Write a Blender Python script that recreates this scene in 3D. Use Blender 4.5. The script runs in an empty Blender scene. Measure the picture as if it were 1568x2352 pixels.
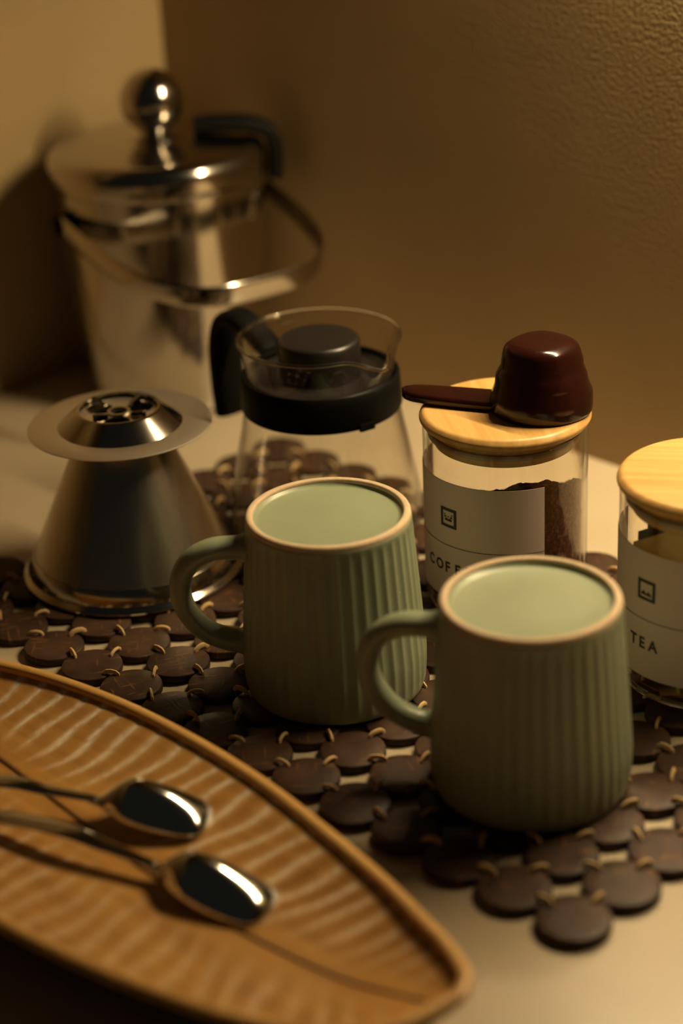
import bpy, bmesh, math, random
from mathutils import Vector, Matrix, noise
random.seed(7)
S = bpy.context.scene
COL = S.collection
R = math.radians
PI = math.pi

# ---------------------------------------------------------------- camera
F_PX, PITCH, CAM_H, ROLL = 4500.0, 0.4479, 0.4950, -0.04836
cam = bpy.data.cameras.new('camera'); cam_o = bpy.data.objects.new('camera', cam); COL.objects.link(cam_o)
fwd = Vector((0, math.cos(PITCH), -math.sin(PITCH))); up0 = Vector((0, math.sin(PITCH), math.cos(PITCH))); rt0 = Vector((1, 0, 0))
rt = rt0 * math.cos(ROLL) + up0 * math.sin(ROLL); up = up0 * math.cos(ROLL) - rt0 * math.sin(ROLL)
M = Matrix((rt, up, -fwd)).transposed().to_4x4(); M.translation = (0, 0, CAM_H)
TURN = Matrix.Rotation(math.radians(46.04), 4, 'Z')      # the whole place is turned so that the walls run along x and y
cam_o.matrix_world = TURN @ M
cam.sensor_fit = 'VERTICAL'; cam.sensor_height = 36.0; cam.sensor_width = 24.0
cam.lens = F_PX / 2352 * 36.0
cam.clip_start = 0.02
cam.dof.use_dof = True; cam.dof.focus_distance = 0.965; cam.dof.aperture_fstop = 3.2
S.camera = cam_o

# ---------------------------------------------------------------- world, view
w = bpy.data.worlds.new('room_ambience'); S.world = w; w.use_nodes = True
bg = w.node_tree.nodes['Background']
bg.inputs[0].default_value = (0.95, 0.92, 0.76, 1); bg.inputs[1].default_value = 0.009
S.view_settings.view_transform = 'Standard'; S.view_settings.look = 'None'
S.view_settings.exposure = 0.0; S.view_settings.gamma = 1.0; S.view_settings.use_curve_mapping = False
LED_STRENGTH = 1500.0
LED_COLOR = (1.0, 0.79, 0.45, 1)
try:
    S.cycles.transparent_max_bounces = 32; S.cycles.max_bounces = 14
except Exception: pass

# ---------------------------------------------------------------- room frame: s runs along the long wall from the corner, d away from it
RA = R(-46.04)
CORNER = Vector((-0.1075, 1.3605, 0))
SV = Vector((math.cos(RA), math.sin(RA), 0)); DV = Vector((math.sin(RA), -math.cos(RA), 0))
def room(s, d, z=0): return CORNER + SV * s + DV * d + Vector((0, 0, z))

# ---------------------------------------------------------------- material helpers
MATS = {}
def mat(name, color=(.5, .5, .5), rough=.5, metal=0., spec=.5, coat=0., build=None):
    if name in MATS: return MATS[name]
    m = bpy.data.materials.new(name); m.use_nodes = True
    b = m.node_tree.nodes['Principled BSDF']
    b.inputs['Base Color'].default_value = (*color, 1); b.inputs['Roughness'].default_value = rough
    b.inputs['Metallic'].default_value = metal; b.inputs['Specular IOR Level'].default_value = spec
    b.inputs['Coat Weight'].default_value = coat
    if build: build(m.node_tree, b)
    MATS[name] = m
    return m
def N(t, kind, **kw):
    n = t.nodes.new(kind)
    for k, v in kw.items():
        if k in n.inputs: n.inputs[k].default_value = v
        else: setattr(n, k, v)
    return n
def coords(t, scale=(1, 1, 1), rot=(0, 0, 0), rnd=False):
    tc = N(t, 'ShaderNodeTexCoord'); mp = N(t, 'ShaderNodeMapping'); mp.inputs['Scale'].default_value = scale; mp.inputs['Rotation'].default_value = rot
    t.links.new(tc.outputs['Object'], mp.inputs['Vector'])
    if rnd:
        oi = N(t, 'ShaderNodeObjectInfo'); ml = N(t, 'ShaderNodeMath', operation='MULTIPLY'); ml.inputs[1].default_value = 37.0
        t.links.new(oi.outputs['Random'], ml.inputs[0]); t.links.new(ml.outputs[0], mp.inputs['Location'])
    return mp.outputs['Vector']
def ramp(t, src, stops):
    r = N(t, 'ShaderNodeValToRGB'); e = r.color_ramp.elements
    while len(e) < len(stops): e.new(0.5)
    for el, (p, c) in zip(e, stops): el.position = p; el.color = (*c, 1)
    t.links.new(src, r.inputs[0]); return r.outputs[0]
def noise_n(t, vec, scale, detail=4, rough=.55, dist=0.):
    n = N(t, 'ShaderNodeTexNoise'); n.inputs['Scale'].default_value = scale; n.inputs['Detail'].default_value = detail
    n.inputs['Roughness'].default_value = rough; n.inputs['Distortion'].default_value = dist
    t.links.new(vec, n.inputs['Vector']); return n.outputs['Fac']
def bump(t, b, h, strength, dist):
    bp = N(t, 'ShaderNodeBump'); bp.inputs['Strength'].default_value = strength; bp.inputs['Distance'].default_value = dist
    t.links.new(h, bp.inputs['Height']); t.links.new(bp.outputs[0], b.inputs['Normal'])

def b_wall(t, b):
    v = coords(t)
    n1 = noise_n(t, v, 420, 3, .5); n2 = noise_n(t, v, 9, 3, .5)
    c = ramp(t, n2, [(.3, (.340, .232, .106)), (.7, (.385, .265, .122))])
    t.links.new(c, b.inputs['Base Color'])
    bump(t, b, n1, .35, .0025)
def b_counter(t, b):
    v = coords(t); n = noise_n(t, v, 14, 4)
    t.links.new(ramp(t, n, [(.3, (.42, .335, .225)), (.7, (.46, .37, .25))]), b.inputs['Base Color'])
    n2 = noise_n(t, v, 300, 2); bump(t, b, n2, .05, .001)
def b_coco(t, b):
    v = coords(t, (1, 1, 1), rnd=True)
    n = noise_n(t, v, 60, 4); 
    v2 = coords(t, (60, 420, 60), (0, 0, .5), rnd=True); v3 = coords(t, (420, 60, 60), (0, 0, .3), rnd=True)
    f1 = noise_n(t, v2, 1, 2); f2 = noise_n(t, v3, 1, 2)
    mx = N(t, 'ShaderNodeMath', operation='MAXIMUM'); t.links.new(f1, mx.inputs[0]); t.links.new(f2, mx.inputs[1])
    base = ramp(t, n, [(.3, (.024, .012, .007)), (.75, (.062, .031, .017))])
    fl = ramp(t, mx.outputs[0], [(.635, (0, 0, 0)), (.72, (1, 1, 1))])
    mix = N(t, 'ShaderNodeMix', data_type='RGBA'); t.links.new(fl, mix.inputs[0]); t.links.new(base, mix.inputs[6]); mix.inputs[7].default_value = (.15, .065, .022, 1)
    t.links.new(mix.outputs[2], b.inputs['Base Color'])
    bump(t, b, mx.outputs[0], .25, .0008)
def b_bamboo(t, b):
    v = coords(t, (260, 9, 260)); n = noise_n(t, v, 1, 3)
    t.links.new(ramp(t, n, [(.25, (.50, .27, .075)), (.75, (.66, .40, .14))]), b.inputs['Base Color'])
def b_tray(t, b):
    v = coords(t, (14, 150, 60), (0, 0, 0)); n = noise_n(t, v, 1, 4)
    base = ramp(t, n, [(.25, (.33, .155, .036)), (.75, (.52, .27, .07))])
    at = N(t, 'ShaderNodeAttribute', attribute_name='paint'); n2 = noise_n(t, coords(t), 260, 3); n3 = noise_n(t, coords(t), 30, 2)
    m1 = N(t, 'ShaderNodeMath', operation='MULTIPLY'); t.links.new(at.outputs['Fac'], m1.inputs[0])
    t.links.new(ramp(t, n2, [(.35, (.5, .5, .5)), (.55, (1, 1, 1))]), m1.inputs[1])
    mix = N(t, 'ShaderNodeMix', data_type='RGBA'); t.links.new(m1.outputs[0], mix.inputs[0]); t.links.new(base, mix.inputs[6]); mix.inputs[7].default_value = (.80, .70, .54, 1)
    at2 = N(t, 'ShaderNodeAttribute', attribute_name='stain')
    m2 = N(t, 'ShaderNodeMath', operation='MULTIPLY'); t.links.new(at2.outputs['Fac'], m2.inputs[0]); t.links.new(ramp(t, n3, [(.35, (0, 0, 0)), (.65, (1, 1, 1))]), m2.inputs[1])
    mix2 = N(t, 'ShaderNodeMix', data_type='RGBA'); t.links.new(m2.outputs[0], mix2.inputs[0]); t.links.new(mix.outputs[2], mix2.inputs[6]); mix2.inputs[7].default_value = (.13, .045, .01, 1)
    t.links.new(mix2.outputs[2], b.inputs['Base Color'])
def b_rim(t, b):
    v = coords(t, (14, 150, 60)); n = noise_n(t, v, 1, 4)
    t.links.new(ramp(t, n, [(.25, (.52, .27, .075)), (.75, (.66, .38, .12))]), b.inputs['Base Color'])
def b_grounds(t, b):
    v = coords(t); n = noise_n(t, v, 420, 6, .75)
    t.links.new(ramp(t, n, [(.3, (.035, .010, .004)), (.52, (.14, .045, .014)), (.72, (.36, .13, .04))]), b.inputs['Base Color'])
    bump(t, b, n, .9, .003)
def b_mesh(t, b):
    # fine perforated mesh: a grid along the cone, given by its uv
    uv = N(t, 'ShaderNodeUVMap'); mp = N(t, 'ShaderNodeMapping'); mp.inputs['Scale'].default_value = (300, 90, 1)
    t.links.new(uv.outputs[0], mp.inputs['Vector'])
    ck = N(t, 'ShaderNodeTexWave', wave_type='BANDS', bands_direction='X'); ck.inputs['Scale'].default_value = 1 / 2 / PI * PI * .636; t.links.new(mp.outputs[0], ck.inputs['Vector'])
    ck2 = N(t, 'ShaderNodeTexWave', wave_type='BANDS', bands_direction='Y'); ck2.inputs['Scale'].default_value = .318; t.links.new(mp.outputs[0], ck2.inputs['Vector'])
    ml = N(t, 'ShaderNodeMath', operation='MULTIPLY'); t.links.new(ck.outputs['Fac'], ml.inputs[0]); t.links.new(ck2.outputs['Fac'], ml.inputs[1])
    t.links.new(ramp(t, ml.outputs[0], [(.3, (.60, .55, .47)), (.75, (.26, .24, .20))]), b.inputs['Base Color'])
def b_green(t, b):
    v = coords(t); n = noise_n(t, v, 500, 3); n2 = noise_n(t, v, 25, 3)
    t.links.new(ramp(t, n2, [(.3, (.275, .315, .205)), (.7, (.31, .35, .235))]), b.inputs['Base Color'])
    bump(t, b, n, .05, .0005)
def b_clay(t, b):
    v = coords(t); n = noise_n(t, v, 300, 4)
    t.links.new(ramp(t, n, [(.3, (.62, .46, .30)), (.7, (.72, .55, .37))]), b.inputs['Base Color'])
    bump(t, b, n, .15, .0005)

def glass_mat(name, tint, edge=1.0):
    m = bpy.data.materials.new(name); m.use_nodes = True; t = m.node_tree; t.nodes.clear()
    o = N(t, 'ShaderNodeOutputMaterial'); tr = N(t, 'ShaderNodeBsdfTransparent'); gl = N(t, 'ShaderNodeBsdfGlossy'); mx = N(t, 'ShaderNodeMixShader')
    fc = N(t, 'ShaderNodeLayerWeight'); fc.inputs['Blend'].default_value = .5          # Schlick reflectance, the same from both sides of a thin wall
    pw = N(t, 'ShaderNodeMath', operation='POWER'); pw.inputs[1].default_value = 5.0; t.links.new(fc.outputs['Facing'], pw.inputs[0])
    lw = N(t, 'ShaderNodeMath', operation='MULTIPLY_ADD'); lw.inputs[1].default_value = .96; lw.inputs[2].default_value = .04; t.links.new(pw.outputs[0], lw.inputs[0])
    gl.inputs['Roughness'].default_value = .02
    face = N(t, 'ShaderNodeLayerWeight'); face.inputs['Blend'].default_value = .25
    t.links.new(ramp(t, face.outputs['Facing'], [(.35, tint), (.98, tuple(c * .62 for c in tint))]), tr.inputs['Color'])
    t.links.new(lw.outputs[0], mx.inputs[0]); t.links.new(tr.outputs[0], mx.inputs[1]); t.links.new(gl.outputs[0], mx.inputs[2]); t.links.new(mx.outputs[0], o.inputs[0])
    MATS[name] = m; return m

mat('wall', rough=.62, spec=.35, build=b_wall)
mat('counter', rough=.33, spec=.45, build=b_counter)
mat('coco', rough=.55, spec=.22, build=b_coco)
mat('thread', (.62, .42, .19), .8)
mat('bamboo', rough=.38, spec=.4, build=b_bamboo)
mat('seal', (.36, .24, .12), .4)
mat('tray', rough=.40, spec=.4, build=b_tray)
mat('rim', rough=.38, spec=.4, build=b_rim)
mat('midrib', (.12, .05, .014), .45)
mat('green', rough=.34, spec=.45, build=b_green)
mat('clay', rough=.75, spec=.25, build=b_clay)
mat('steel', (.50, .46, .40), .13, 1.0)
mat('steel_spoon', (.66, .66, .64), .10, 1.0)
mat('steel_satin', (.78, .70, .58), .42, 1.0)
mat('steel_mesh', (.35, .33, .29), .27, 1.0, build=b_mesh)
mat('black', (.004, .004, .0035), .5, 0, .06)
mat('black_satin', (.012, .010, .009), .36, 0, .4)
mat('black_rubber', (.004, .004, .0035), .6, 0, .06)
mat('scoop', (.020, .0042, .003), .17, 0, .5)
mat('label', (.68, .55, .51), .6, 0, .3)
mat('ink', (.045, .035, .022), .6)
mat('ink_fine', (.13, .11, .09), .6)
mat('grounds', rough=.85, spec=.2, build=b_grounds)
mat('sachet', (.62, .50, .045), .45)
mat('sachet_dark', (.10, .055, .02), .5)
mat('sachet_yellow', (.75, .66, .07), .45)
mat('alu', (.6, .6, .6), .4, 1.0)
mat('solid_glass', (1, .98, .94), .03); MATS['solid_glass'].node_tree.nodes['Principled BSDF'].inputs['Transmission Weight'].default_value = 1.0
MATS['solid_glass'].node_tree.nodes['Principled BSDF'].inputs['IOR'].default_value = 1.47
glass_mat('glass', (.975, .97, .955)); glass_mat('glass_jar', (.985, .975, .955))

# ---------------------------------------------------------------- mesh helpers
def link(o, parent=None):
    COL.objects.link(o)
    if parent: o.parent = parent
    return o
def mesh_obj(name, verts, faces, material, parent=None, smooth=True, sharp=40, loc=None, rotz=None):
    me = bpy.data.meshes.new(name); me.from_pydata([tuple(v) for v in verts], [], faces); me.update()
    bm = bmesh.new(); bm.from_mesh(me); bmesh.ops.recalc_face_normals(bm, faces=bm.faces); bm.to_mesh(me); bm.free()
    if smooth:
        for p in me.polygons: p.use_smooth = True
        if sharp: me.set_sharp_from_angle(angle=R(sharp))
    if material: me.materials.append(MATS[material])
    o = link(bpy.data.objects.new(name, me), parent)
    if loc is not None: o.location = loc
    if rotz is not None: o.rotation_euler = (0, 0, rotz)
    return o
def thing(name, label, cat, loc=(0, 0, 0), rotz=0, group=None):
    o = link(bpy.data.objects.new(name, None)); o.location = loc; o.rotation_euler = (0, 0, rotz); o.empty_display_size = .02
    return tag(o, label, cat, group)
def tag(o, label, cat, group=None):
    o['label'] = label; o['category'] = cat
    if group: o['group'] = group
    return o
def arc(cx, cz, r, a0, a1, n=6):
    return [(cx + r * math.cos(R(a0 + (a1 - a0) * i / n)), cz + r * math.sin(R(a0 + (a1 - a0) * i / n))) for i in range(n + 1)]
def lathe(prof, seg=64, fn=None, closed=False):
    """revolve (r,z) points; r==0 ends become poles; fn(a,r,z)->(x,y,z) may reshape"""
    vs, fs, rows = [], [], []
    for (r, z) in prof:
        if r < 1e-7: vs.append((0, 0, z)); rows.append([len(vs) - 1]); continue
        row = []
        for i in range(seg):
            a = 2 * PI * i / seg
            vs.append(fn(a, r, z) if fn else (r * math.cos(a), r * math.sin(a), z)); row.append(len(vs) - 1)
        rows.append(row)
    pairs = list(zip(rows, rows[1:])) + ([(rows[-1], rows[0])] if closed else [])
    for A, B in pairs:
        for i in range(seg):
            j = (i + 1) % seg
            if len(A) == 1 and len(B) == 1: continue
            if len(A) == 1: fs.append((A[0], B[i], B[j]))
            elif len(B) == 1: fs.append((A[i], A[j], B[0]))
            else: fs.append((A[i], A[j], B[j], B[i]))
    return vs, fs
def sweep(path, sect, ref=Vector((0, 0, 1)), cap=True, closed=False):
    """sweep cross-sections along a path. sect(i,n)->list of (u,v); u along side=ref x tangent.., v along normal"""
    n = len(path); vs, fs = [], []; k = None
    P = [Vector(p) for p in path]
    for i, p in enumerate(P):
        if closed: tg = P[(i + 1) % n] - P[i - 1]
        else: tg = P[min(i + 1, n - 1)] - P[max(i - 1, 0)]
        tg.normalize(); side = ref.cross(tg)
        if side.length < 1e-6: side = Vector((1, 0, 0)).cross(tg)
        side.normalize(); nor = tg.cross(side)
        sc = sect(i, n); k = len(sc)
        for (u, v) in sc: vs.append(p + side * u + nor * v)
    for i in range(n if closed else n - 1):
        for j in range(k):
            a = i * k + j; b = i * k + (j + 1) % k; i2 = (i + 1) % n
            fs.append((a, b, i2 * k + (j + 1) % k, i2 * k + j))
    if cap and not closed: fs.append(tuple(range(k))); fs.append(tuple((n - 1) * k + j for j in range(k)))
    return vs, fs
def ell(a, b, k=14, p=2.0):
    out = []
    for j in range(k):
        t = 2 * PI * j / k; c, s = math.cos(t), math.sin(t)
        out.append((a * math.copysign(abs(c) ** (2 / p), c), b * math.copysign(abs(s) ** (2 / p), s)))
    return out
def box_vf(x0, x1, y0, y1, z0, z1):
    v = [(x, y, z) for z in (z0, z1) for y in (y0, y1) for x in (x0, x1)]
    return v, [(0, 2, 3, 1), (4, 5, 7, 6), (0, 1, 5, 4), (2, 6, 7, 3), (0, 4, 6, 2), (1, 3, 7, 5)]
def spline(pts, n):
    """catmull-rom through pts"""
    P = [Vector(p) for p in pts]; P = [2 * P[0] - P[1]] + P + [2 * P[-1] - P[-2]]; m = len(P) - 3; out = []
    for i in range(n + 1):
        t = m * i / n; k = min(int(t), m - 1); f = t - k; a, b, c, d = P[k:k + 4]
        out.append(.5 * ((2 * b) + (c - a) * f + (2 * a - 5 * b + 4 * c - d) * f * f + (3 * b - a - 3 * c + d) * f ** 3))
    return out
def interp(x, xs, ys):
    if x <= xs[0]: return ys[0]
    for i in range(len(xs) - 1):
        if x <= xs[i + 1]:
            f = (x - xs[i]) / (xs[i + 1] - xs[i]); return ys[i] + (ys[i + 1] - ys[i]) * f
    return ys[-1]
def smooth_interp(x, xs, ys):
    # monotone-ish cubic through the points
    n = len(xs)
    if x <= xs[0]: return ys[0]
    if x >= xs[-1]: return ys[-1]
    for i in range(n - 1):
        if x <= xs[i + 1]:
            h = xs[i + 1] - xs[i]; f = (x - xs[i]) / h
            m0 = (ys[i + 1] - ys[max(i - 1, 0)]) / (xs[i + 1] - xs[max(i - 1, 0)]); m1 = (ys[min(i + 2, n - 1)] - ys[i]) / (xs[min(i + 2, n - 1)] - xs[i])
            return (2 * f ** 3 - 3 * f * f + 1) * ys[i] + (f ** 3 - 2 * f * f + f) * h * m0 + (-2 * f ** 3 + 3 * f * f) * ys[i + 1] + (f ** 3 - f * f) * h * m1

# ================================================================ SETTING
def room_box(name, s0, s1, d0, d1, z0, z1, material, structure=True):
    # s along the wall, d away from it; local frame = room frame
    v, f = box_vf(s0, s1, -d1, -d0, z0, z1)
    o = mesh_obj(name, v, f, material, smooth=False, loc=CORNER, rotz=RA)
    if structure: o['kind'] = 'structure'
    return o
room_box('wall_right', -.05, 2.2, -.05, 0, -.04, 1.5, 'wall')
room_box('wall_left', -.05, 0, 0, 1.4, -.04, 1.5, 'wall')
ct = room_box('countertop', 0, 2.2, 0, .82, -.04, 0, 'counter', structure=False)
tag(ct, 'smooth cream countertop that carries the coffee things in the corner of two walls', 'countertop')

# ---------------------------------------------------------------- LED strip along the long wall, above the frame
LS0, LS1, LZ = .38, .76, .48
led = thing('led_strip_light', 'warm LED strip fixed along the textured wall above the jars', 'light', room((LS0 + LS1) / 2, .006, LZ), RA)
L2 = (LS1 - LS0) / 2
v, f = box_vf(-L2 - .01, L2 + .01, -.009, .0055, .0035, .014); mesh_obj('profile', v, f, 'alu', led, smooth=False)
lm = bpy.data.materials.new('led_glow'); lm.use_nodes = True
lb = lm.node_tree.nodes['Principled BSDF']; lb.inputs['Base Color'].default_value = (.8, .8, .7, 1)
lb.inputs['Emission Color'].default_value = LED_COLOR; lb.inputs['Emission Strength'].default_value = LED_STRENGTH
MATS['led_glow'] = lm
nd = 38; vs, fs = [], []
for i in range(nd):
    x = -L2 + (i + .5) * 2 * L2 / nd; k = len(vs)
    for (a, b) in ((-1, -1), (1, -1), (1, 1), (-1, 1)):
        y = b * .003 * math.cos(R(20)); z = b * .003 * math.sin(R(20))
        vs.append((x + a * .003, y + .001, z))
    fs.append((k, k + 1, k + 2, k + 3))
me = bpy.data.meshes.new('diodes'); me.from_pydata(vs, [], fs); me.update()
for p in me.polygons:
    if p.normal.z > 0: p.flip()
me.materials.append(lm); link(bpy.data.objects.new('diodes', me), led)

# ================================================================ COCONUT DISC MAT
MO = Vector((0.0853, 0.6356, 0)); PITCH_M = 0.03088; MA = R(133.96)
MU = Vector((math.cos(MA), math.sin(MA), 0)) * PITCH_M; MV = Vector((MU.y, -MU.x, 0))
mat_o = thing('coconut_disc_mat', 'dark brown placemat of coconut shell discs tied together with pale thread', 'placemat', MO, 0)
disc_me = []
for kx in range(5):
    rr = .01535 + .0002 * kx; th = .0044
    dome = (.0002, .0005, -.0004, .0003, .0)[kx]
    prof = [(0, .0004), (rr * .93, .0004), (rr, .0010), (rr, th - .0008), (rr * .985, th - .0002), (rr * .96, th), (rr * .5, th + dome * .5), (0, th + dome)]
    vs, fs = lathe(prof, 26)
    vs = [Vector((x * (1 + .015 * math.sin(kx * 2 + 1)), y * (1 - .012 * math.sin(kx)), z)) for x, y, z in vs]
    o = mesh_obj('shell_disc', vs, fs, 'coco', smooth=True, sharp=50); disc_me.append(o.data); bpy.data.objects.remove(o)
# thread tie: a small arched stitch of two strands
def tie_mesh(w):
    path = [(-.0036, 0, -.0012), (-.0034, 0, .0003), (-.0024, 0, .0011), (0, 0, .0015), (.0024, 0, .0011), (.0034, 0, .0003), (.0036, 0, -.0012)]
    vs, fs = sweep(path, lambda i, n: ell(w, .0008, 7), ref=Vector((0, 1, 0)))
    o = mesh_obj('thread_tie', vs, fs, 'thread'); d = o.data; bpy.data.objects.remove(o); return d
tie_me = [tie_mesh(.0009), tie_mesh(.0012), tie_mesh(.0015)]
NI, NJ = 15, 9
dz = {}
for i in range(NI):
    for j in range(NJ):
        if (i, j) == (14, 2): continue
        o = bpy.data.objects.new('shell_disc', random.choice(disc_me)); link(o, mat_o)
        q = MU * i + MV * j; dz[i, j] = random.uniform(0, .0004)
        o.location = (q.x + random.gauss(0, .0003), q.y + random.gauss(0, .0003), dz[i, j])
        o.rotation_euler = (random.gauss(0, .012), random.gauss(0, .012), random.uniform(0, 6.28))
for i in range(NI):
    for j in range(NJ):
        for di, dj in ((1, 0), (0, 1)):
            if (i, j) in dz and (i + di, j + dj) in dz:
                o = bpy.data.objects.new('thread_tie', random.choice(tie_me)); link(o, mat_o)
                q = MU * (i + di / 2) + MV * (j + dj / 2); dr = MU if di else MV
                o.location = (q.x, q.y, .0050 + random.uniform(0, .0003)); o.rotation_euler = (0, 0, math.atan2(dr.y, dr.x) + random.gauss(0, .35))
ZM = .0054       # top of the mat

# ================================================================ MUGS (upside down)
def make_mug(name, label, loc, haz):
    t = thing(name, label, 'mug', loc, 0, None)
    H = .0918; NR = 42
    def side_r(z): return interp(z, [0, .003, .010, .020, .086, H], [.0428, .0438, .0446, .0447, .0396, .0391])
    def fl(a, r, z):
        wgt = min(1, max(0, (.0875 - z) / .004)) * min(1, max(0, (z - .001) / .006)) if wall_flag[0] else 0
        fr = (a * NR / (2 * PI)) % 1
        rr = r - .00085 * math.sin(PI * fr) * wgt
        return (rr * math.cos(a), rr * math.sin(a), z)
    prof = [(.0350, .0868)]
    wall_flag = [True]
    zs = [.0890, .0882, .0870, .0858, .084] + [.084 - (.084 - .012) * i / 16 for i in range(1, 17)] + [.009, .006, .0035, .0015, .0003]
    outer = [(side_r(z), z) for z in zs]
    inner = [(.0420, 0), (.0408, .0005), (.0400, .003), (.0405, .02), (.036, .075), (.032, .0825), (.02, .0835), (0, .0835)]
    vs, fs = lathe([(0, .0884)] + [(.02, .0883), (.0326, .0882), (.0342, .0886), (.0351, .0894), (.0357, .0900)] + [(.0380, .0898)] + outer + inner, NR * 8, fl)
    mesh_obj('body', vs, fs, 'green', t, sharp=60)
    # unglazed foot ring on top
    ring = [(.0354, .0892), (.0355, .0905)] + arc(.0366, .0906, .0011, 180, 90, 4) + [(.0375, .0917)] + arc(.0374, .0901, .0017, 90, 0, 5) + [(.0392, .0890), (.0389, .0882), (.0364, .0880)]
    vs, fs = lathe(ring, 128, closed=True); mesh_obj('foot_ring', vs, fs, 'clay', t, sharp=60)
    # handle: a C bow of oval section
    pts = [(.0385, 0, .0745), (.0440, 0, .0748), (.0560, 0, .0742), (.0660, 0, .0690), (.0715, 0, .0600), (.0722, 0, .0500), (.0690, 0, .0400), (.0620, 0, .0312), (.0530, 0, .0262), (.0465, 0, .0245), (.0405, 0, .0240)]
    path = spline(pts, 48)
    ca, sa = math.cos(haz), math.sin(haz)
    def sec(i, n):
        f = i / (n - 1); e = max(0, 1 - f / .10, 1 - (1 - f) / .10)
        wd = .0066 - .0006 * math.sin(PI * f) + .0022 * e; th = .0056 - .0004 * math.sin(PI * f) + .0020 * e
        return ell(wd, th, 18, 2.2)
    vs, fs = sweep(path, sec, ref=Vector((0, 1, 0)))
    # sweep's side lies in the bow plane; swap so the wide axis is across it
    vs2 = []
    P = path; n = len(P)
    for i, p in enumerate(P):
        tg = (P[min(i + 1, n - 1)] - P[max(i - 1, 0)]).normalized(); side = Vector((0, 1, 0)); nor = tg.cross(side)
        for (u, v_) in sec(i, n):
            q = p + side * u + nor * v_; vs2.append((q.x * ca - q.y * sa, q.x * sa + q.y * ca, q.z))
    mesh_obj('handle', vs2, fs, 'green', t, sharp=0)
    return t
make_mug('mug', 'ribbed sage green mug standing upside down beside the metal coffee filter', (-.0064, .8303, ZM), R(180))
make_mug('mug', 'ribbed sage green mug standing upside down beside the TEA jar', (.0788, .7363, ZM), R(167))

# ================================================================ JARS
JR = .0420
def cyl_patch(a0, a1, z0, z1, r, n, th=.0002):
    vs, fs = [], []
    for k in range(n + 1):
        a = R(a0 + (a1 - a0) * k / n)
        for (rr, z) in ((r, z0), (r, z1), (r + th, z1), (r + th, z0)): vs.append((rr * math.cos(a), rr * math.sin(a), z))
    for k in range(n):
        for q in range(4): fs.append((k * 4 + q, k * 4 + (q + 1) % 4, k * 4 + 4 + (q + 1) % 4, k * 4 + 4 + q))
    fs += [(0, 1, 2, 3), (n * 4, n * 4 + 3, n * 4 + 2, n * 4 + 1)]
    return vs, fs
def letter_mesh(ch):
    cu = bpy.data.curves.new('letter', 'FONT'); cu.body = ch; cu.size = 1; cu.resolution_u = 6; cu.offset = .030; cu.fill_mode = 'FRONT' if hasattr(cu, 'fill_mode') else cu.fill_mode
    o = bpy.data.objects.new('letter', cu); COL.objects.link(o)
    dg = bpy.context.evaluated_depsgraph_get(); me = o.evaluated_get(dg).to_mesh()
    vs = [v.co.copy() for v in me.vertices]; fs = [tuple(p.vertices) for p in me.polygons]
    o.evaluated_get(dg).to_mesh_clear(); bpy.data.objects.remove(o); bpy.data.curves.remove(cu)
    return vs, fs
def wrap(vs, a0, z0, r): # planar x (metres along arc), y (height) -> on cylinder
    return [(r * math.cos(R(a0) + x / r), r * math.sin(R(a0) + x / r), z0 + y) for x, y in vs]
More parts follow.
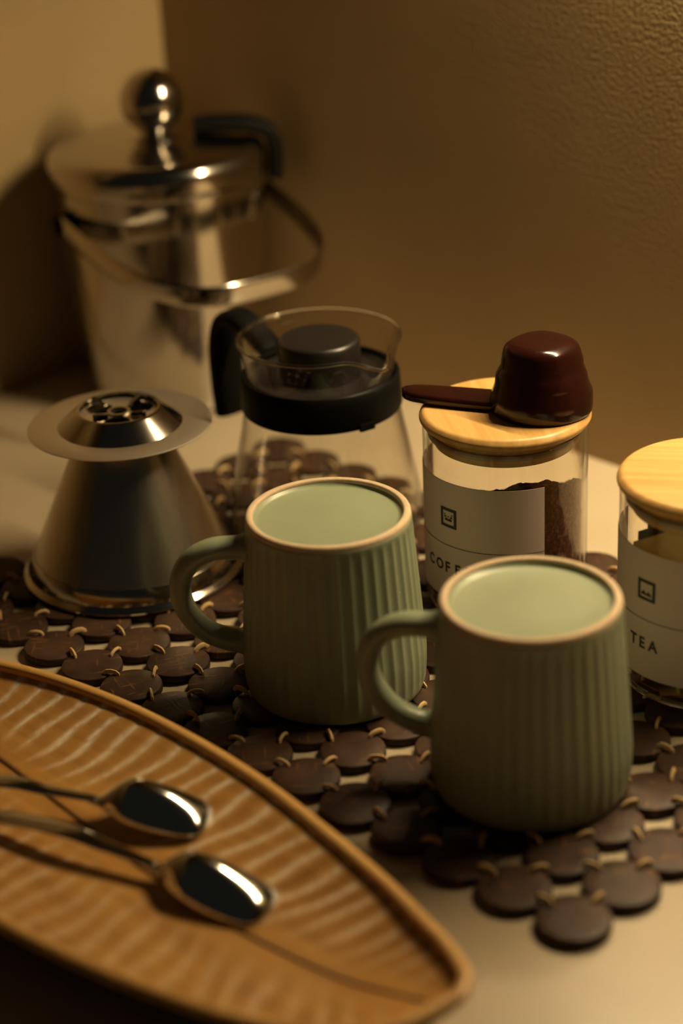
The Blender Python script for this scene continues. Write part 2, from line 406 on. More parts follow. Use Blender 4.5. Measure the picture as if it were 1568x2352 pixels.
def make_jar(name, label, loc, rot, word, spec, figure, lid_grain):
    t = thing(name, label, 'jar', loc)
    JH = .0978
    th = .0021
    prof = [(0, .0)] + [(JR - .005, .0)] + arc(JR - .005, .005, .005, -90, 0, 5) + [(JR, JH - .003)] + arc(JR - th / 2, JH - th / 2, th / 2, 0, 180, 6) + [(JR - th, .010)] + arc(JR - th - .004, .0085, .004, 0, -90, 4) + [(0, .0045)]
    vs, fs = lathe(prof, 96); mesh_obj('glass_body', vs, fs, 'glass_jar', t, sharp=60)
    vs, fs = lathe(arc(JR - .0030, .0016, .0013, 0, 330, 11), 96, closed=True); mesh_obj('base_edge', vs, fs, 'solid_glass', t, sharp=0)
    # bamboo lid: rounded disc and a plug that sits in the neck
    lid = [(0, .0978), (.0374, .0978), (.0398, .0982), (.0420, .0996), (.0432, .1012)] + arc(.0415, .1022, .0020, -10, 40, 4) + arc(.0400, .1026, .0030, 45, 90, 5) + [(.020, .1056), (0, .1056)]
    vs, fs = lathe(lid, 96); l = mesh_obj('lid', vs, fs, 'bamboo', t, sharp=50); l.rotation_euler = (0, 0, lid_grain)
    plug = [(0, .0880), (.0352, .0880), (.0362, .0886), (.0366, .0915), (.0372, .0918), (.0374, .0979), (0, .0979)]
    vs, fs = lathe(plug, 96); mesh_obj('plug', vs, fs, 'bamboo', l, sharp=40)
    seal = [(.0368, .0930)] + arc(.0382, .0940, .0014, -120, 120, 6) + [(.0368, .0950)]
    vs, fs = lathe(seal, 96, closed=True); mesh_obj('seal_ring', vs, fs, 'seal', l)
    # label
    r0 = JR + .0001
    vs, fs = cyl_patch(-68.4 + rot, -212 + rot, .0130, .0786, r0, 60); lb_ = mesh_obj('paper_label', vs, fs, 'label', t, sharp=30)
    r1 = r0 + .00040
    vs, fs = cyl_patch(-68.8 + rot, -211.5 + rot, .04335, .04372, r1, 60, .00005); mesh_obj('ruled_line', vs, fs, 'ink_fine', lb_)
    # emblem: square frame
    a0 = -145.2 + rot; hw = .0106
    vs, fs = [], []
    for (x0, x1, y0, y1) in ((0, hw, 0, .0016), (0, hw, hw - .0016, hw), (0, .0016, .0016, hw - .0016), (hw - .0016, hw, .0016, hw - .0016)):
        n = 6 if x1 - x0 > .003 else 1
        for q in range(n):
            xa, xb = x0 + (x1 - x0) * q / n, x0 + (x1 - x0) * (q + 1) / n; k = len(vs)
            vs += [(xa, y0), (xb, y0), (xb, y1), (xa, y1)]; fs.append((k, k + 1, k + 2, k + 3))
    for poly in figure:
        k = len(vs); vs += [(hw / 2 + x * .00115, .0002 + y * .00110) for x, y in poly]; fs.append(tuple(range(k, k + len(poly))))
    mesh_obj('emblem', wrap(vs, a0, .0537, r1), fs, 'ink', lb_, smooth=False)
    # lettering
    for ch, ang in zip(word, spec):
        lv, lf = letter_mesh(ch)
        x0 = min(v.x for v in lv); y0 = min(v.y for v in lv); hh = max(v.y for v in lv) - y0
        sc = .0061 / hh
        mesh_obj('letter', wrap([((v.x - x0) * sc * .92, (v.y - y0) * sc) for v in lv], ang + 0, .0279, r1), lf, 'ink', lb_, smooth=False)
    return t
def rect(x0, x1, y0, y1): return [(x0, y0), (x1, y0), (x1, y1), (x0, y1)]
fig_coffee = [[(-1.9, 3.0), (1.9, 3.0), (2.1, 4.0), (.9, 4.5), (0, 3.8), (-.9, 4.5), (-2.1, 4.0)], rect(-2.3, -1.3, 4.6, 5.5), rect(1.3, 2.3, 4.6, 5.5), rect(-2.5, -1.8, 5.9, 6.5), rect(1.8, 2.5, 5.9, 6.5), rect(-.4, .4, 4.9, 5.5)]
fig_tea = [rect(-2.7, 2.7, 2.2, 3.2), [(-2.4, 3.2), (-.3, 3.2), (-.9, 4.3), (-1.8, 4.1)], [(.3, 3.2), (2.3, 3.2), (1.6, 4.1), (1.0, 4.3)]]
CJ = (.0848, .9114, ZM + .0002); TJ = (.1720, .8227, ZM + .0002)
make_jar('coffee_jar', 'glass jar of ground coffee with bamboo lid and a COFFEE label', CJ, 0, 'COFFEE', [-161.5, -151.8, -141.6, -132.6, -123.8, -115.0], fig_coffee, R(8))
make_jar('tea_jar', 'glass jar of tea sachets with bamboo lid and a TEA label', TJ, -3.8, 'TEA', [-155.6, -146.6, -139.4], fig_tea, R(80))

# coffee grounds in the first jar
vs, fs = [], []
seg, rings = 120, 26; GR = .0391
def gtop(x, y): return .0585 - .50 * y + .10 * x + .0035 * noise.noise(Vector((x * 60, y * 60, 3))) + .0022 * noise.noise(Vector((x * 190, y * 190, 1))) + .0012 * noise.noise(Vector((x * 520, y * 520, 5)))
rows = []
for k in range(rings + 1):
    row = []; rr = GR * k / rings
    for i in range(seg if k else 1):
        a = 2 * PI * i / seg; x, y = rr * math.cos(a), rr * math.sin(a); vs.append((x, y, gtop(x, y))); row.append(len(vs) - 1)
    rows.append(row)
for k in range(1, 18):
    row = []
    for i in range(seg):
        a = 2 * PI * i / seg; z0 = gtop(GR * math.cos(a), GR * math.sin(a)); z = z0 + (.0052 - z0) * k / 17
        rr = GR + (-.0005 + .0006 * noise.noise(Vector((a * 14, z * 420, 2)))) - (.004 if k == 17 else (.0012 if k == 16 else 0)); vs.append((rr * math.cos(a), rr * math.sin(a), z)); row.append(len(vs) - 1)
    rows.append(row)
vs.append((0, 0, .0052)); rows.append([len(vs) - 1])
for A, B in zip(rows, rows[1:]):
    for i in range(seg):
        j = (i + 1) % seg
        if len(A) == 1: fs.append((A[0], B[i], B[j]))
        elif len(B) == 1: fs.append((A[i], A[j], B[0]))
        else: fs.append((A[i], A[j], B[j], B[i]))
g = mesh_obj('coffee_grounds', vs, fs, 'grounds', loc=CJ); tag(g, 'reddish brown ground coffee filling the COFFEE jar', 'coffee'); g['kind'] = 'stuff'

# tea sachets standing in the second jar
def sachet(mat_name, label, off, az, wd, hh, lean):
    n = 6; vs, fs = [], []
    top = hh
    for side in (1, -1):
        for iz in range(n + 1):
            for ix in range(n + 1):
                u, v = ix / n * 2 - 1, iz / n; b = max(0, (1 - u ** 4)) * max(0, math.sin(PI * v)) ** .5
                vs.append((u * wd / 2, side * (.0004 + .0015 * b), v * top))
    m = (n + 1) ** 2
    for q in range(2):
        for iz in range(n):
            for ix in range(n): a = q * m + iz * (n + 1) + ix; fs.append((a, a + 1, a + n + 2, a + n + 1))
    edge = [ix for ix in range(n + 1)] + [iz * (n + 1) + n for iz in range(1, n + 1)] + [n * (n + 1) + ix for ix in range(n - 1, -1, -1)] + [iz * (n + 1) for iz in range(n - 1, 0, -1)]
    for a, b in zip(edge, edge[1:] + edge[:1]): fs.append((a, b, b + m, a + m))
    o = mesh_obj('tea_sachet', vs, fs, mat_name)
    o.location = (TJ[0] + off[0], TJ[1] + off[1], TJ[2] + .0062); o.rotation_euler = (0, R(lean), R(az))
    tag(o, label, 'tea sachet', 'tea sachets in the TEA jar')
def place_sachet(mn, label, mid, az, wd, hh):
    sachet(mn, label, mid, az, wd, hh, 0)
place_sachet('sachet', 'olive yellow tea sachet with its broad face turned out in the TEA jar', (-.0107, .0052), 27, .058, .0690)
place_sachet('sachet_dark', 'dark brown tea sachet behind the olive one in the TEA jar', (-.0100, .0114), 27, .052, .0705)
place_sachet('sachet', 'olive yellow tea sachet behind the dark brown one in the TEA jar', (-.0085, .0182), 27, .042, .0715)
for k in range(5):
    place_sachet('sachet_yellow', 'bright yellow tea sachet standing edge-on against the front of the TEA jar', (-.0180 + .0056 * k, .0108 - math.sqrt(.0383 ** 2 - (-.0180 + .0056 * k) ** 2)), 92, .018, .045)

# ---------------------------------------------------------------- scoop on the coffee jar
LIDZ = CJ[2] + .1057
sc = thing('coffee_scoop', 'glossy dark brown plastic scoop lying upside down on the coffee jar lid', 'scoop', (.1030, .9080, LIDZ), R(163))
cp = [(.0240, 0), (.0252, .0004), (.0256, .0020), (.0254, .0055), (.0245, .0100), (.0228, .0138), (.0222, .0160), (.0216, .0190), (.0203, .0218), (.0194, .0235), (.0191, .0260), (.0184, .0290), (.0177, .0318), (.0168, .0338), (.0150, .0353), (.0120, .0361), (.006, .0364), (0, .0364)]
def sq(a, r, z):
    e = interp(z, [0, .012, .03], [2.0, 2.3, 2.9]); c, s = abs(math.cos(a + .5)), abs(math.sin(a + .5))
    k = (c ** e + s ** e) ** (-1 / e); k = 1 + (k - 1) * .75
    lob = 1 + .010 * math.sin(3 * a + 1) * math.sin(z * 420)
    return (r * k * lob * math.cos(a), r * k * lob * math.sin(a), z)
inn = [(.0232, .0004), (.0236, .003), (.021, .013), (.0175, .026), (.013, .0325), (0, .0335)]
vs, fs = lathe(list(reversed(cp)) + inn, 72, sq); mesh_obj('cup', vs, fs, 'scoop', sc, sharp=0)
# flat tongue handle
vs, fs = [], []
def hw_(x): return interp(x, [.020, .045, .060, .066, .0695, .0715, .0722], [.0105, .0092, .0080, .0068, .0046, .0024, .0004])
xs = [.020 + (.0722 - .020) * i / 30 for i in range(31)]
pr = [(-1, .0), (-1, .0022), (-.93, .0036), (-.8, .0040), (.8, .0040), (.93, .0036), (1, .0022), (1, .0), (.93, -.0008), (-.93, -.0008)]
path = [(x, 0, .0014 + .0012 * max(0, (x - .03) / .04)) for x in xs]
for i, x in enumerate(xs):
    for (u, z) in pr: vs.append((x, u * hw_(x), path[i][2] + z - .0004))
k = len(pr)
for i in range(len(xs) - 1):
    for j in range(k): fs.append((i * k + j, i * k + (j + 1) % k, (i + 1) * k + (j + 1) % k, (i + 1) * k + j))
fs += [tuple(range(k)), tuple((len(xs) - 1) * k + j for j in range(k))]
mesh_obj('handle', vs, fs, 'scoop', sc, sharp=50)

# ================================================================ GLASS CARAFE
CA = (-.0078, .9900, ZM)
car = thing('coffee_carafe', 'glass coffee carafe with black collar, black handle and black knobbed lid', 'carafe', CA)
SP = R(-50)
def spout(a, r, z):
    d = (a - SP + PI) % (2 * PI) - PI; g = math.exp(-(d / .20) ** 2); hgt = max(0, (z - .1045) / .0145); hgt = min(1, hgt)
    sh = math.exp(-((abs(d) - .42) / .16) ** 2) * hgt ** 1.5
    rr = r + .0085 * g * hgt ** 1.3 - .0012 * sh
    return (rr * math.cos(a), rr * math.sin(a), z - .0052 * g * hgt ** 2)
op = [(0, .0), (.040, .0)] + [(.0460, .0012), (.0505, .0045), (.0530, .0095), (.0540, .0150), (.0538, .0210), (.0527, .0290), (.0505, .0400), (.0478, .0540), (.0450, .0670), (.0428, .0780), (.0412, .0880), (.0405, .0960), (.0405, .1030), (.0413, .1090), (.0428, .1145), (.0440, .1180)]
ip = [(.0446, .1192), (.0441, .1197), (.0432, .1192), (.0418, .1145), (.0402, .1090), (.0393, .1030), (.0393, .0960), (.0400, .0880), (.0416, .0780), (.0438, .0670), (.0466, .0540), (.0493, .0400), (.0514, .0290), (.0524, .0210), (.0526, .0150), (.0515, .0105), (.0490, .0062), (.0445, .0032), (.039, .0024), (0, .0024)]
vs, fs = lathe(op + ip, 144, spout); mesh_obj('glass_body', vs, fs, 'glass', car, sharp=0)
loop = [Vector(spout(2 * PI * i / 144, .0437, .1188)) for i in range(144)]
vs, fs = sweep(loop, lambda i, n: ell(.0012, .0011, 10), closed=True); mesh_obj('glass_rim', vs, fs, 'solid_glass', car, sharp=0)
# black collar
cb = [(.0420, .0806), (.0434, .0800), (.0440, .0812), (.0433, .0930), (.0430, .0985), (.0420, .0994), (.0410, .0990), (.0410, .0900)]
vs, fs = lathe(cb, 128, closed=True); col_ = mesh_obj('collar', vs, fs, 'black', car, sharp=50)
v, f = box_vf(-.0045, .0045, -.0018, .0002, -.0134, -.0095)
cl = mesh_obj('collar_clasp', v, f, 'black', col_, smooth=False); a = R(-58); cl.location = (.0436 * math.cos(a), .0436 * math.sin(a), .0928); cl.rotation_euler = (0, 0, a + PI / 2)
# lid inside the rim
lp = [(0, .0930), (.0380, .0930), (.0386, .0940), (.0386, .0968), (.0376, .0978), (.0240, .0978)]
kn = [(.0225, .1002), (.0222, .1060), (.0224, .1150), (.0222, .1172), (.0212, .1184), (.0195, .1188), (.010, .1186), (0, .1186)]
vs, fs = lathe(lp + [(0, .0979)], 96); ld = mesh_obj('lid', vs, fs, 'black_satin', car, sharp=40)
vs, fs = lathe([(0, .0976), (.0226, .0976)] + kn, 96); mesh_obj('lid_knob', vs, fs, 'black_satin', ld, sharp=45)
# handle, opposite the spout
hz = R(128)
pts = [(.0425, 0, .0990), (.0500, 0, .1030), (.0600, 0, .1075), (.0700, 0, .1105), (.0790, 0, .1095), (.0850, 0, .1040), (.0880, 0, .0930), (.0888, 0, .0800), (.0885, 0, .0650), (.0875, 0, .0490)]
path = spline(pts, 44); n = len(path); vs = []; ca, sa = math.cos(hz), math.sin(hz)
def hs(i):
    f = i / (n - 1)
    return ell(interp(f, [0, .2, .45, .7, 1], [.0075, .0085, .0095, .0105, .0098]), interp(f, [0, .25, .5, .9, 1], [.0042, .0045, .0058, .0066, .0050]), 16, 2.8)
for i, p in enumerate(path):
    tg = (path[min(i + 1, n - 1)] - path[max(i - 1, 0)]).normalized(); side = Vector((0, 1, 0)); nor = tg.cross(side)
    for (u, v_) in hs(i): q = p + side * u + nor * v_; vs.append((q.x * ca - q.y * sa, q.x * sa + q.y * ca, q.z))
fs = [(i * 16 + j, i * 16 + (j + 1) % 16, (i + 1) * 16 + (j + 1) % 16, (i + 1) * 16 + j) for i in range(n - 1) for j in range(16)] + [tuple(range(16)), tuple((n - 1) * 16 + j for j in range(16))]
mesh_obj('handle', vs, fs, 'black', car, sharp=60)

# ================================================================ METAL COFFEE FILTER (upside down)
FL = (-.1155, .9640, ZM)
fil = thing('cone_coffee_filter', 'stainless steel cone coffee filter turned upside down with its flat base on top', 'coffee filter', FL)
cone_p = [(.0575, .0035)] + [(.0575 - (.0575 - .0215) * k / 14, .0035 + (.0835 - .0035) * k / 14) for k in range(1, 15)]
seg = 120; vs, fs = lathe(cone_p + [(r - .0008, z) for r, z in reversed(cone_p)], seg, closed=True)
cone = mesh_obj('mesh_cone', vs, fs, 'steel_mesh', fil, sharp=60)
uvl = cone.data.uv_layers.new(name='UVMap')
for p in cone.data.polygons:
    for li in p.loop_indices:
        co = cone.data.vertices[cone.data.loops[li].vertex_index].co; a = math.atan2(co.y, co.x) / (2 * PI)
        uvl.data[li].uv = (a, co.z / .085)
bandp = [(.0576, .0030), (.0577, .0048), (.0541, .0128), (.0536, .0128), (.0570, .0044)]
vs, fs = lathe(bandp, 120, closed=True); mesh_obj('plain_band', vs, fs, 'steel', fil, sharp=30)
rimp = [(.0572, .0052), (.0588, .0032), (.0597, .0026), (.0603, .0018), (.0602, .0008), (.0594, .0003), (.0584, .0008), (.0570, .0030)]
vs, fs = lathe(rimp, 120, closed=True); mesh_obj('rolled_rim', vs, fs, 'steel', fil)
flange = [(.0215, .0842), (.0335, .0842), (.0485, .0846), (.0492, .0849), (.0492, .0854), (.0485, .0857), (.0345, .0854), (.0332, .0856), (.0318, .0866), (.0232, .0938), (.0222, .0944), (.0210, .0943), (.0208, .0935), (.0214, .0928), (.0300, .0858), (.0215, .0850)]
flm = flange[:8]; up_c = [(.0338, .0850), (.0330, .0857), (.0318, .0866), (.0232, .0938), (.0222, .0944), (.0210, .0943), (.0208, .0932), (.0300, .0852)]
vs, fs = lathe([(.0215, .0842), (.0335, .0842), (.0485, .0846), (.0492, .0849), (.0492, .0854), (.0485, .0857), (.0345, .0854), (.0215, .0852)], 120, closed=True); mesh_obj('base_flange', vs, fs, 'steel_satin', fil, sharp=40)
vs, fs = lathe(up_c, 120, closed=True); mesh_obj('raised_collar', vs, fs, 'steel', fil, sharp=40)
# perforated plate inside the collar: hub, three spokes and folded tabs
def plate():
    # annular sectors left between three round openings
    vs, fs = [], []; segs, rg = 96, 12; r0, r1 = .0045, .0212; z = .0915
    idx = {}
    def hole(x, y):
        for k in range(3):
            a = R(30 + 120 * k); hx, hy = .0125 * math.cos(a), .0125 * math.sin(a)
            if math.hypot(x - hx, y - hy) < .0072: return True
        return False
    for i in range(segs):
        for k in range(rg + 1):
            rr = r0 + (r1 - r0) * k / rg; a = 2 * PI * i / segs; vs.append((rr * math.cos(a), rr * math.sin(a), z))
    nt = len(vs); vs += [(x, y, z - .0007) for x, y, z in vs]
    keep = set()
    for i in range(segs):
        for k in range(rg):
            a = 2 * PI * (i + .5) / segs; rr = r0 + (r1 - r0) * (k + .5) / rg
            if not hole(rr * math.cos(a), rr * math.sin(a)): keep.add((i, k))
    def V(i, k): return (i % segs) * (rg + 1) + k
    for (i, k) in keep:
        q = (V(i, k), V(i, k + 1), V(i + 1, k + 1), V(i + 1, k)); fs.append(q); fs.append(tuple(a + nt for a in reversed(q)))
        for (ni, nk, e) in ((i, k - 1, (0, 3)), (i, k + 1, (2, 1)), ((i - 1) % segs, k, (1, 0)), ((i + 1) % segs, k, (3, 2))):
            if (ni, nk) not in keep: a, b = q[e[0]], q[e[1]]; fs.append((a, b, b + nt, a + nt))
    return vs, fs
vs, fs = plate(); pl = mesh_obj('drip_plate', vs, fs, 'steel_satin', fil, sharp=30)
vs, fs = lathe([(.0045, .0914), (.0062, .0914), (.0062, .0926), (.0045, .0926)], 32, closed=True); mesh_obj('hub_ring', vs, fs, 'steel', pl)
for k in range(4):
    a = R(52 + 90 * k); L0, L1 = .0095, .0185
    v = []
    for (rr, w_, z0, z1) in ((L0, .0012, .0915, .0937), (L1, .0012, .0915, .0965)):
        for s_ in (-1, 1):
            for z in (z0, z1): v.append((rr * math.cos(a) - s_ * w_ * math.sin(a), rr * math.sin(a) + s_ * w_ * math.cos(a), z))
    mesh_obj('tab', v, [(0, 1, 3, 2), (4, 6, 7, 5), (0, 4, 5, 1), (2, 3, 7, 6), (1, 5, 7, 3), (0, 2, 6, 4)], 'steel', pl, smooth=False)
vs, fs = lathe([(.0205, .0832), (.0222, .0832), (.0222, .0850), (.0205, .0850)], 96, closed=True); mesh_obj('neck_ring', vs, fs, 'steel', fil)

# ================================================================ ICE BUCKET
BK = (-.1083, 1.2418, 0)
bk = thing('ice_bucket', 'polished steel ice bucket with ball knob lid and hanging bail handle in the corner', 'ice bucket', BK)
bp_ = [(0, .0002), (.050, .0002)] + arc(.0535, .0065, .0063, -90, -5, 6) + [(.0603, .012), (.0692, .1455), (.0696, .1478), (.0682, .1480), (.0672, .146), (.0585, .012), (.050, .006), (0, .006)]
vs, fs = lathe(bp_, 128); mesh_obj('body', vs, fs, 'steel', bk, sharp=50)
lidp = [(0, .147), (.0685, .1482), (.0700, .1482), (.0706, .1492), (.0706, .1590)] + arc(.0606, .1590, .0100, 0, 80, 10) + [(.045, .1702), (.024, .1716), (.0135, .1722), (0, .1722)]
vs, fs = lathe(lidp, 128); bl = mesh_obj('lid', vs, fs, 'steel', bk, sharp=50)
kp = [(.0175, .1716), (.0172, .1726), (.0135, .1734), (.0102, .1746), (.0094, .1760), (.0098, .1770), (.0112, .1782)]
kp += [(.0205 * math.sin(R(x)), .1955 - .0205 * math.cos(R(x))) for x in range(36, 180, 8)] + [(0, .2160)]
vs, fs = lathe(kp, 64); mesh_obj('ball_knob', vs, fs, 'steel', bl, sharp=50)
# bail
ax_a = R(214); a_ = Vector((math.cos(ax_a), math.sin(ax_a), 0)); h_ = Vector((-a_.y, a_.x, 0)); 
if h_.y > 0: h_ = -h_
drop = R(12.5); m_ = h_ * math.cos(drop) + Vector((0, 0, -math.sin(drop)))
C0 = Vector((0, 0, .1285)); pth = []
for i in range(61):
    t_ = PI * i / 60; c_, s_ = math.cos(t_), math.sin(t_); e = 2 / 3.2
    pth.append(C0 + a_ * (.0735 * math.copysign(abs(c_) ** e, c_)) + m_ * (.124 * abs(s_) ** e))
nrm = a_.cross(m_).normalized()
vs = []
for i, p in enumerate(pth):
    tg = (pth[min(i + 1, 60)] - pth[max(i - 1, 0)]).normalized(); side = nrm; nn = tg.cross(side)
    for (u, v_) in ell(.0072, .0013, 12, 3): vs.append(p + side * u + nn * v_)
fs = [(i * 12 + j, i * 12 + (j + 1) % 12, (i + 1) * 12 + (j + 1) % 12, (i + 1) * 12 + j) for i in range(60) for j in range(12)] + [tuple(range(12)), tuple(60 * 12 + j for j in range(12))]
bail = mesh_obj('bail_handle', vs, fs, 'steel', bk, sharp=60)
for sg in (1, -1):
    vs, fs = lathe([(0, -.004), (.0062, -.004), (.0072, -.003), (.0072, .003), (.0060, .0042), (0, .0046)], 24)
    o = mesh_obj('pivot', vs, fs, 'black_rubber', bail, sharp=50); d_ = a_ * sg
    o.rotation_euler = d_.to_track_quat('Z', 'Y').to_euler(); o.location = C0 + d_ * .0715
# black strap that hooks over the lid edge
b_dir = Vector((math.cos(R(8)), math.sin(R(8)), 0))
sd = Vector((-b_dir.y, b_dir.x, 0))
pp = [b_dir * .026 + sd * .004 + Vector((0, 0, .1765)), b_dir * .042 + sd * .002 + Vector((0, 0, .1770)), b_dir * .060 + Vector((0, 0, .1762)), b_dir * .0722 + Vector((0, 0, .1715)), b_dir * .0768 + Vector((0, 0, .1630)), b_dir * .0772 + Vector((0, 0, .154)), b_dir * .0765 + Vector((0, 0, .140))]
pth = spline(pp, 40); vs, fs = sweep(pth, lambda i, n: ell(.0095, .0032, 14, 3.5), ref=sd); 
vs = []
for i, p in enumerate(pth):
    tg = (pth[min(i + 1, 40)] - pth[max(i - 1, 0)]).normalized(); side = (sd - tg * sd.dot(tg)).normalized(); nn = tg.cross(side)
    for (u, v_) in ell(.0100, .0048, 14, 3.5): vs.append(p + side * u + nn * v_)
mesh_obj('lid_strap', vs, fs, 'black_rubber', bk, sharp=60)

# ================================================================ LEAF TRAY
TIP = Vector((.0345, .5690, 0)); TA = R(133.96)
# local x runs from the tip along the leaf, local y to the side of the wall
tray = thing('leaf_tray', 'leaf shaped wooden tray with carved veins rubbed with pale paint', 'tray', TIP, TA)
TL = .405
SXs = [0, .004, .012, .025, .045, .07, .11, .16, .21, .26, .31, .355, .39, .405]
UPY = [.0, -.0082, -.0135, -.0190, -.0250, -.0318, -.0400, -.0480, -.0510, -.0490, -.0400, -.0240, -.0080, .0]     # wall side (local -y)
LOY = [.0, .0230, .0370, .0500, .0605, .0695, .0795, .0870, .0900, .0850, .0700, .0440, .0150, .0]                 # camera side (local +y)
VXs = [0, .02, .0656, .1037, .16, .2115, .2764, .33, .405]; VYs = [.002, .0065, .0145, .0180, .0170, .0120, .0060, .002, .0]
NU, NVv = 300, 56
def edge(x): return smooth_interp(x, SXs, UPY), smooth_interp(x, SXs, LOY)
def vein(x): return smooth_interp(x, VXs, VYs)
ZR = .0250; ZB = .0110
vs, fs, paint, stain = [], [], [], []
def surf(x, t, lo, hi):
    k = min(1, (x + .002) / .05, (TL - x + .002) / .05); k = max(.0, k) ** .5
    return ZR - .0018 - (ZR - .0018 - ZB) * (1 - abs(t) ** 2.1) * k
for i in range(NU + 1):
    f_ = i / NU; x = TL * (.5 - .5 * math.cos(PI * f_)) if f_ < .5 else TL * (.5 - .5 * math.cos(PI * f_))
    x = max(.0004, min(TL - .0004, x)); lo, hi = edge(x); vc = vein(x); vc = min(max(vc, lo * .8 + hi * .2), hi * .8 + lo * .2)
    for j in range(NVv + 1):
        t = j / NVv * 2 - 1; y = vc + (t * (hi - vc) if t > 0 else -t * (lo - vc)); z = surf(x, t, lo, hi)
        d = abs(y - vc); sweep_k = interp(x, [0, .06, .15, .28, .4], [.75, .55, .25, .02, -.2])
        # each groove leaves the midrib at x0 and bends to the tip as it runs out
        ph = (x + sweep_k * d + .0012 * math.sin(d * 160 + x * 90) + .0016 * noise.noise(Vector((x * 40, y * 40, 0)))) / .0118
        fr = ph % 1; g = math.exp(-((fr - .5) / .12) ** 2)
        fade = min(1, max(0, (d - .006) / .02)) * min(1, (1 - abs(t)) / .04)
        seed = noise.noise(Vector((int(ph) * 3.7, 0 if t < 0 else 9, 1)))
        pw = g * fade * (0.55 + .45 * interp(x, [.0, .12, .25, .4], [.15, .45, 1, 1])) * (.95 + .5 * seed) * (1 if t < 0 else .5)
        rid = math.exp(-((fr - .02) / .16) ** 2) + math.exp(-((fr - 1.02) / .16) ** 2)
        vs.append((x, y, z - .00030 * g * fade)); paint.append(max(0, min(1, pw)))
        stain.append(max(0, min(1, rid * fade * .6 * interp(x, [0, .1, .2, .3], [1, 1, .5, .25]) + math.exp(-((d) / .004) ** 2) * .5)))
W1 = NVv + 1
for i in range(NU):
    for j in range(NVv): fs.append((i * W1 + j, (i + 1) * W1 + j, (i + 1) * W1 + j + 1, i * W1 + j + 1))
# underside
nb = len(vs)
for i in range(NU + 1):
    x0 = vs[i * W1][0]; lo, hi = vs[i * W1][1], vs[i * W1 + NVv][1]; vc = (lo + hi) / 2
    for j in range(0, 13):
        t = j / 12 * 2 - 1; tt = math.copysign(abs(t) ** .8, t); k = max(0, min(1, (x0 + .001) / .05, (TL - x0 + .001) / .05)) ** .5
        y = vc + tt * (hi - lo) / 2; zz = (ZR - .004) * (abs(t) ** 3.0) * k + (ZR - .004) * (1 - k)
        vs.append((x0, y, max(.0005, zz))); paint.append(0); stain.append(0)
for i in range(NU):
    for j in range(12): a = nb + i * 13 + j; fs.append((a, a + 1, a + 14, a + 13))
    fs.append((i * W1, nb + i * 13, nb + (i + 1) * 13, (i + 1) * W1)); fs.append((i * W1 + NVv, (i + 1) * W1 + NVv, nb + (i + 1) * 13 + 12, nb + i * 13 + 12))
dish = mesh_obj('dish', vs, fs, 'tray', tray, sharp=60)
for nm, data in (('paint', paint), ('stain', stain)):
    at = dish.data.attributes.new(nm, 'FLOAT', 'POINT'); at.data.foreach_set('value', data)
# rounded rim all round
loop = []
xs_ = [TL * (.5 - .5 * math.cos(PI * i / 110)) for i in range(111)]
for x in xs_: loop.append(Vector((x, edge(x)[0], ZR - .0022)))
for x in reversed(xs_[1:-1]): loop.append(Vector((x, edge(x)[1], ZR - .0022)))
vs, fs = sweep(loop, lambda i, n: ell(.0030, .0026, 12, 2.3), closed=True); mesh_obj('rim', vs, fs, 'rim', tray, sharp=0)
# midrib, a slim dark ridge
mp_ = [Vector((x, vein(x), surf(x, 0, 0, 0) + .0002)) for x in [.012 + (TL - .03) * i / 90 for i in range(91)]]
vs, fs = sweep(mp_, lambda i, n: ell(.0008 + .0006 * i / n, .0007, 8)); mesh_obj('midrib', vs, fs, 'midrib', tray, sharp=0)

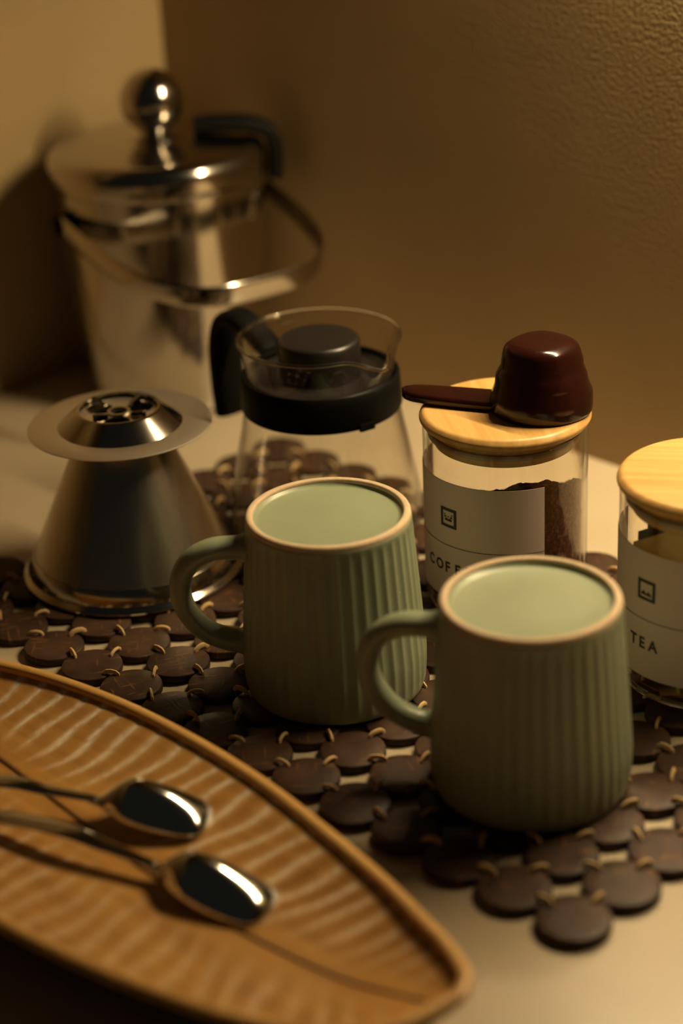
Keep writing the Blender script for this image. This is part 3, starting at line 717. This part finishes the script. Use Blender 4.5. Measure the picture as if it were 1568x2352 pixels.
# ================================================================ TEASPOONS (bowl face down)
def make_spoon(label, neck, tip, z_neck, z_tip, tail_len, end_z):
    neck = Vector(neck); tip = Vector(tip); dr = (tip - neck); L = dr.length; az = math.atan2(dr.y, dr.x)
    t = thing('teaspoon', label, 'spoon', (neck.x, neck.y, 0), az, 'teaspoons on the leaf tray')
    nu, nv = 40, 28; vs, fs = [], []
    def hw(f): return smooth_interp(f, [0, .08, .16, .24, .34, .48, .62, .78, .89, .945, .975, .992, 1], [.0024, .0034, .0058, .0090, .0120, .0140, .0148, .0146, .0134, .0114, .0086, .005, .0004])
    for layer in (0, 1):
        for i in range(nu + 1):
            f = i / nu; w_ = hw(f); x = f * L; base = z_neck + (z_tip - z_neck) * f
            hgt = .0130 * smooth_interp(f, [0, .10, .20, .32, .42, .55, .70, .82, .91, .97, 1], [.0, .16, .55, .94, 1, .93, .76, .56, .36, .16, .0])
            for j in range(nv + 1):
                u = j / nv * 2 - 1; z = base + hgt * (1 - abs(u) ** 2.2) - (.0009 if layer else 0)
                vs.append((x, u * (w_ - (.0003 if layer else 0)), z))
    m = (nu + 1) * (nv + 1)
    for q in range(2):
        for i in range(nu):
            for j in range(nv): a = q * m + i * (nv + 1) + j; fs.append((a, a + 1, a + nv + 2, a + nv + 1))
    for i in range(nu):
        for j in (0, nv): a = i * (nv + 1) + j; fs.append((a, a + nv + 1, a + nv + 1 + m, a + m))
    for j in range(nv):
        for i in (0, nu): a = i * (nv + 1) + j; fs.append((a, a + 1, a + 1 + m, a + m))
    mesh_obj('bowl', vs, fs, 'steel_spoon', t, sharp=70)
    pts = [(.003, 0, z_neck), (-.004, 0, z_neck + .0008), (-.020, 0, z_neck + .0024), (-tail_len * .55, 0, (z_neck + end_z) / 2 + .0036), (-tail_len, 0, end_z)]
    path = spline(pts, 40)
    def sec(i, n):
        f = i / (n - 1); return ell(interp(f, [0, .12, .35, .8, .95, 1], [.0026, .0024, .0030, .0050, .0050, .0030]), .0011, 12, 2.6)
    vs, fs = sweep(path, sec); mesh_obj('handle', vs, fs, 'steel_spoon', t, sharp=60)
make_spoon('steel teaspoon lying face down on the leaf tray, closer to the coconut mat', (-.1150, .7138), (-.0618, .7003), .0203, .0153, .070, .0230)
make_spoon('steel teaspoon lying face down on the leaf tray, farther from the coconut mat', (-.0868, .6678), (-.0353, .6391), .0178, .0125, .078, .0200)

# ---------------------------------------------------------------- turn the place so that the walls run along the axes (the camera is already turned)
for o in list(COL.objects):
    if o.parent is None and o.type != 'CAMERA':
        o.matrix_world = TURN @ o.matrix_basis
